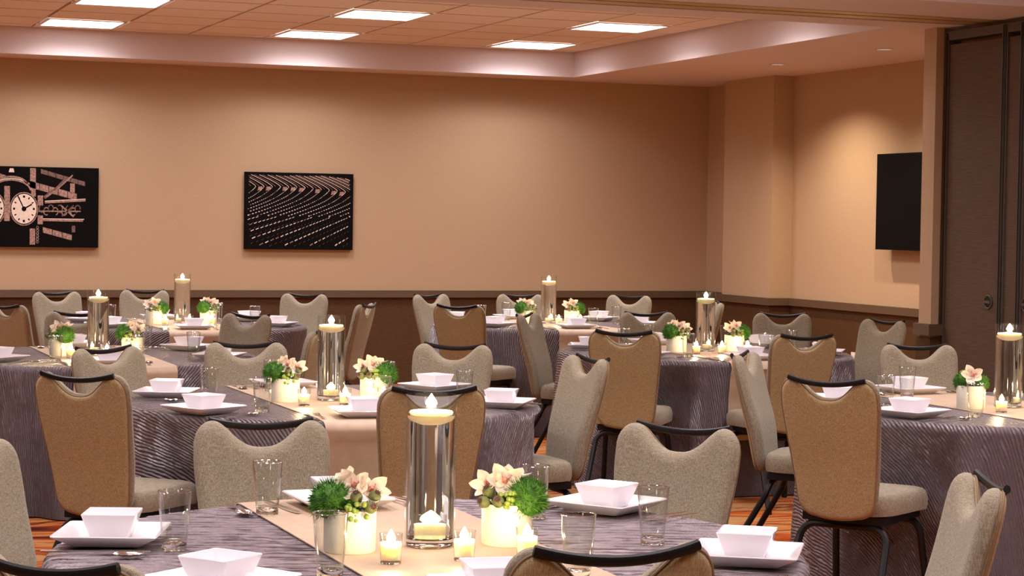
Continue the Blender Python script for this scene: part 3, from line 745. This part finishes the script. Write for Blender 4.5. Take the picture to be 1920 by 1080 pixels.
def make_orchid(parent, loc, rot, sc):
    o = obj('orchid', lip_me, parent, loc); o.rotation_euler = rot; o.scale = (sc, sc, sc); o['label'] = 'cream orchid with a speckled red lip'
    for a, s in ((180, 1.05), (108, 1.0), (252, 1.0), (52, .95), (308, .95)):
        p = obj('petal', petal_me, o, (0, 0, .002)); p.rotation_euler = (radians(14), 0, radians(a)); p.scale = (s, s, s)
    return o
def dian_mesh(seed):
    rnd = random.Random(seed); mb = MB(); V, F = [], []
    core = bmesh.new(); bmesh.ops.create_icosphere(core, subdivisions=2, radius=.037); core.verts.ensure_lookup_table()
    mb.add([tuple(v.co) for v in core.verts], [tuple(v.index for v in f.verts) for f in core.faces]); core.free()
    for i in range(1500):
        z = rnd.uniform(-.75, 1); a = rnd.uniform(0, 2 * pi); q = sqrt(1 - z * z); d = Vector((q * cos(a), q * sin(a), z))
        t = d.cross(Vector((rnd.uniform(-1, 1), rnd.uniform(-1, 1), rnd.uniform(-1, 1)))).normalized()
        tip = d * rnd.uniform(.041, .0485) + Vector((rnd.uniform(-1, 1), rnd.uniform(-1, 1), rnd.uniform(-1, 1))) * .006
        b0 = d * .031; m_ = (b0 + tip) * .5; s2 = d.cross(t)
        mb.add([b0 + t * .0009, b0 - t * .0009, m_ - t * .0008 + s2 * .001, m_ + t * .0008 + s2 * .001, tip], [(0, 1, 2, 3), (3, 2, 4)])
    return mb.mesh('green_dianthus', 'dianthus', False)
dian = [dian_mesh(1), dian_mesh(2)]
pod_me = MB().lathe([(0, -.018), (.006, -.0165), (.0135, -.009), (.0165, .001), (.0145, .010), (.009, .0155), (0, .017)], 16).mesh('poppy_pod', 'pod')
cb = MB().lathe([(0, .0165), (.007, .0172), (.0075, .0185), (0, .0195)], 10)
for i in range(10):
    a = 2 * pi * i / 10; c, s = cos(a), sin(a)
    cb.add([(c * .004 - s * .0016, s * .004 + c * .0016, .0185), (c * .004 + s * .0016, s * .004 - c * .0016, .0185), (c * .0135, s * .0135, .0225), (c * .004, s * .004, .0205)], [(0, 1, 2), (0, 2, 3), (1, 3, 2), (0, 3, 1)])
crown_me = cb.mesh('crown', 'crown', False)
berry_me = MB().lathe([(0, -.0085), (.004, -.0072), (.0068, -.002), (.0066, .003), (.004, .0075), (0, .0092)], 10).mesh('berry', 'berry')
pot_me = MB().lathe([(0, 0), (.057, 0), (.0595, .003), (.0605, .096), (.0595, .098), (.057, .097), (.0555, .088), (0, .086)], 40).mesh('pot', 'pot', True, 40)
lm = MB(); rnd = random.Random(11)
for i in range(46):
    a = rnd.uniform(0, 2 * pi); r0 = rnd.uniform(.0, .046); el_ = rnd.uniform(.25, 1.2); L = rnd.uniform(.022, .04)
    b = Vector((r0 * cos(a), r0 * sin(a), .088)); d = Vector((cos(a) * cos(el_), sin(a) * cos(el_), sin(el_))); t = Vector((-sin(a), cos(a), 0)); nrm = d.cross(t)
    lm.add([b, b + d * L * .5 + t * .006 + nrm * .003, b + d * L, b + d * L * .5 - t * .006 + nrm * .003, b + d * L * .5], [(0, 1, 4), (1, 2, 4), (2, 3, 4), (3, 0, 4)])
leaf_me = lm.mesh('foliage', 'leaf', False)
def aim(d, roll=0):
    """euler that turns local +Z to d"""
    q = Vector(d).to_track_quat('Z', 'Y'); return (q @ Matrix.Rotation(roll, 3, 'Z').to_quaternion()).to_euler()
def arrangement(var):
    t = obj('flower_arrangement', None)
    p = obj('pot', pot_me, t); p['label'] = 'cream cylindrical pot'
    f = obj('foliage', leaf_me, t); f['kind'] = 'stuff'
    # local frame: -y faces the open floor
    if var == 0:      # moss ball to one side, berries and pods to the other
        d = [((-.040, -.016, .116), 1.25, 0)]
        orch = [((.012, -.006, .150), (-.1, -.75, .45), 1.15), ((.046, -.004, .140), (.45, -.65, .55), 1.15), ((-.010, .020, .158), (-.5, -.1, .8), 1.05)]
        pods = [((.022, -.040, .128), (.0, -.5, .85)), ((.060, -.022, .128), (.5, -.35, .75)), ((.056, -.046, .108), (.55, -.8, .25))]
        bc = (.030, -.050, .098)
    elif var == 1:
        d = [((.044, -.014, .110), 1.28, 1)]
        orch = [((-.006, -.010, .148), (.1, -.8, .45), 1.2), ((-.042, -.002, .138), (-.55, -.6, .55), 1.1), ((.012, .022, .155), (.3, .0, .95), 1.0)]
        pods = [((-.042, -.034, .126), (-.35, -.5, .8)), ((-.052, -.046, .104), (-.6, -.75, .3)), ((-.018, -.054, .106), (-.1, -.85, .5))]
        bc = (-.002, -.050, .112)
    else:
        d = [((-.034, -.010, .112), .95, 0), ((.036, .004, .108), .9, 1)]
        orch = [((.016, -.024, .142), (.15, -.85, .35), 1.25)]
        pods = [((-.024, .030, .135), (-.3, .2, .9))]
        bc = (-.026, .012, .142)
    for loc, s, i in d:
        b = obj('green_dianthus', dian[i], t, loc); b.scale = (s, s, s * .95); b['kind'] = 'stuff'
    for loc, nrm, s in orch: make_orchid(t, loc, aim(nrm, random.uniform(-.3, .3)), s)
    for loc, nrm in pods:
        q = obj('poppy_pod', pod_me, t, loc); q.rotation_euler = aim(nrm); q.scale = (.9, .9, .9); obj('crown', crown_me, q)
    rr = random.Random(20 + var)
    for i in range(13):
        a = rr.uniform(0, 2 * pi); r0 = .024 * sqrt(rr.random())
        b = obj('berry', berry_me, t, (bc[0] + r0 * cos(a) * 1.15, bc[1] - rr.uniform(-.004, .010), bc[2] + r0 * sin(a) * .9)); b.rotation_euler = aim((rr.uniform(-.5, .5), -1, rr.uniform(-.2, .8)))
    return t
ARR = [arrangement(0), arrangement(1), arrangement(2)]
used = set()
def place(proto_list, idx, loc, rz):
    o = proto_list[idx] if idx not in used else copy_tree(proto_list[idx]); used.add(idx)
    o.location = loc; o.rotation_euler = (0, 0, rz); return o

# ---------------------------------------------------------------- lay the tables
def zon(dx): return ZT + (.0042 if abs(dx) < RW else .0005)
def shortsec(a): return sector(a)
SET = {'A': [(160, .74, .157, .08), (92, .69, .09, .22), (34, .77, .22, .08), (-33, .74, .245, .21), (-97, .66, .20, .23), (-145, .72, .28, .06)],
       'B': [(154, .70), (92, .70), (34, .72), (-35, .74), (-95, .69), (-146, .76)],
       'C': [(152, .70), (92, .70), (34, .70), (-33, .70), (-95, .70), (-146, .72)],
       'D': [(152, .70), (92, .70), (34, .70), (-33, .70), (-95, .68), (-146, .70)],
       'E': [(152, .70), (92, .70), (34, .70), (-33, .70), (-95, .68), (-146, .70)],
       'F': [(92, .70), (34, .70), (-33, .70), (-95, .70), (-146, .70)],
       'G': [(152, .72), (92, .74), (-158, .70)]}
rnd = random.Random(5)
for k, (c, ph) in TAB.items():
    for st_ in SET[k]:
        a = radians(st_[0]); r = st_[1]
        fwd = st_[2] if len(st_) > 2 else .20 + rnd.uniform(-.02, .03); rgt = st_[3] if len(st_) > 2 else .15 + rnd.uniform(-.04, .05)
        sec = sector(a); F_ = (-cos(a), -sin(a)); S_ = (F_[1], -F_[0])       # diner's forward and right
        face = atan2(F_[1], F_[0]) - pi / 2
        def at(f, s): return (r * cos(a) + F_[0] * f + S_[0] * s, r * sin(a) + F_[1] * f + S_[1] * s)
        jit = radians(rnd.uniform(-6, 6)) if k != 'A' else 0
        dx, dy = at(0, 0); z = ZT + .0047
        tag(obj('square_plate', plate_me, None, (c[0] + dx, c[1] + dy, z), face + jit), 'white square plate on %s, %s' % (ph, sec), 'plate', 'square plates')
        tag(obj('square_bowl', bowl_me, None, (c[0] + dx, c[1] + dy, z + .0097), face + jit + radians(rnd.uniform(-4, 4))), 'white square bowl on %s, %s' % (ph, sec), 'bowl', 'square bowls')
        gx, gy = at(fwd, rgt)
        g = thing('tumbler', 'clear glass tumbler on %s, %s' % (ph, sec), 'glass', (c[0] + gx, c[1] + gy, zon(gx)), rnd.uniform(0, 6), 'glass tumblers')
        obj('tumbler_wall', wall_me, g); obj('tumbler_base', base_me, g); obj('tumbler_rim', rim_me, g)
        for nm, me, s, f, lab in (('fork', fork_me, -.172, .0, 'inner fork'), ('fork', fork_me, -.212, -.01, 'outer fork'), ('knife', knife_me, .150, -.01, 'knife'), ('spoon', spoon_me, .272 if st_[0] == 92 and k == 'A' else .205, 0, 'spoon')):
            px, py = at(f, s)
            if hypot(px, py) > .80:
                sc = .80 / hypot(px, py); px, py = px * sc, py * sc
            tag(obj('dinner_' + nm if nm != 'spoon' else 'soup_spoon', me, None, (c[0] + px, c[1] + py, ZT + .0045), face + radians(rnd.uniform(-5, 5)), 1.12),
                'steel %s on %s, %s' % (lab, ph, sec), 'cutlery', 'steel cutlery at the place settings')
    # centrepiece
    z = ZT + .0042
    t = thing('glass_vase', 'tall clear glass cylinder vase filled with water on %s' % ph, 'vase', (c[0], c[1], z), 0, 'tall cylinder vases')
    obj('vase_wall', vs_me, t); obj('vase_base', vd_me, t); obj('water', wa_me, t)
    t = thing('floating_candle', 'cream disc candle floating lit in the vase of %s' % ph, 'candle', (c[0], c[1], z + WL), rnd.uniform(0, 6), 'floating candles')
    obj('wax', fc_me, t); obj('wick', fw_me, t); obj('flame', ff_me, t); obj('light', lf, t, (0, 0, .036))
    for vx, vy, nm in ((-.17, -.21, 'beside the pot away from the television'), (.0, -.22, 'before the vase'), (.17, -.20, 'beside the television-side pot'), (.055, .15, 'behind the vase')):
        vx += rnd.uniform(-.012, .012); vy += rnd.uniform(-.012, .012)
        t = thing('votive_candle', 'lit votive %s, %s' % (nm, ph), 'candle', (c[0] + vx, c[1] + vy, z), 0, 'votive candles')
        obj('glass_cup', vg_me, t); obj('foot', vb_me, t); obj('wax', vw_me, t); obj('wick', wk_me, t); obj('flame', vf_me, t); obj('light', ld, t, (0, 0, .058))
    for i, px in ((0, -.20), (1, .185)):
        v = i if k not in 'G' else (2 if i == 0 else 1)
        if k in 'DF': v = 1 - i
        o = place(ARR, v, (c[0] + px, c[1] - .02, z), radians(-20 + rnd.uniform(-8, 8)) if k in 'AB' else radians(-22 + rnd.uniform(-40, 40)))
        tag(o, 'cream pot of orchids and greenery %s, %s' % ('on the television side' if i else 'away from the television', ph), 'flower pot', 'flower arrangements')
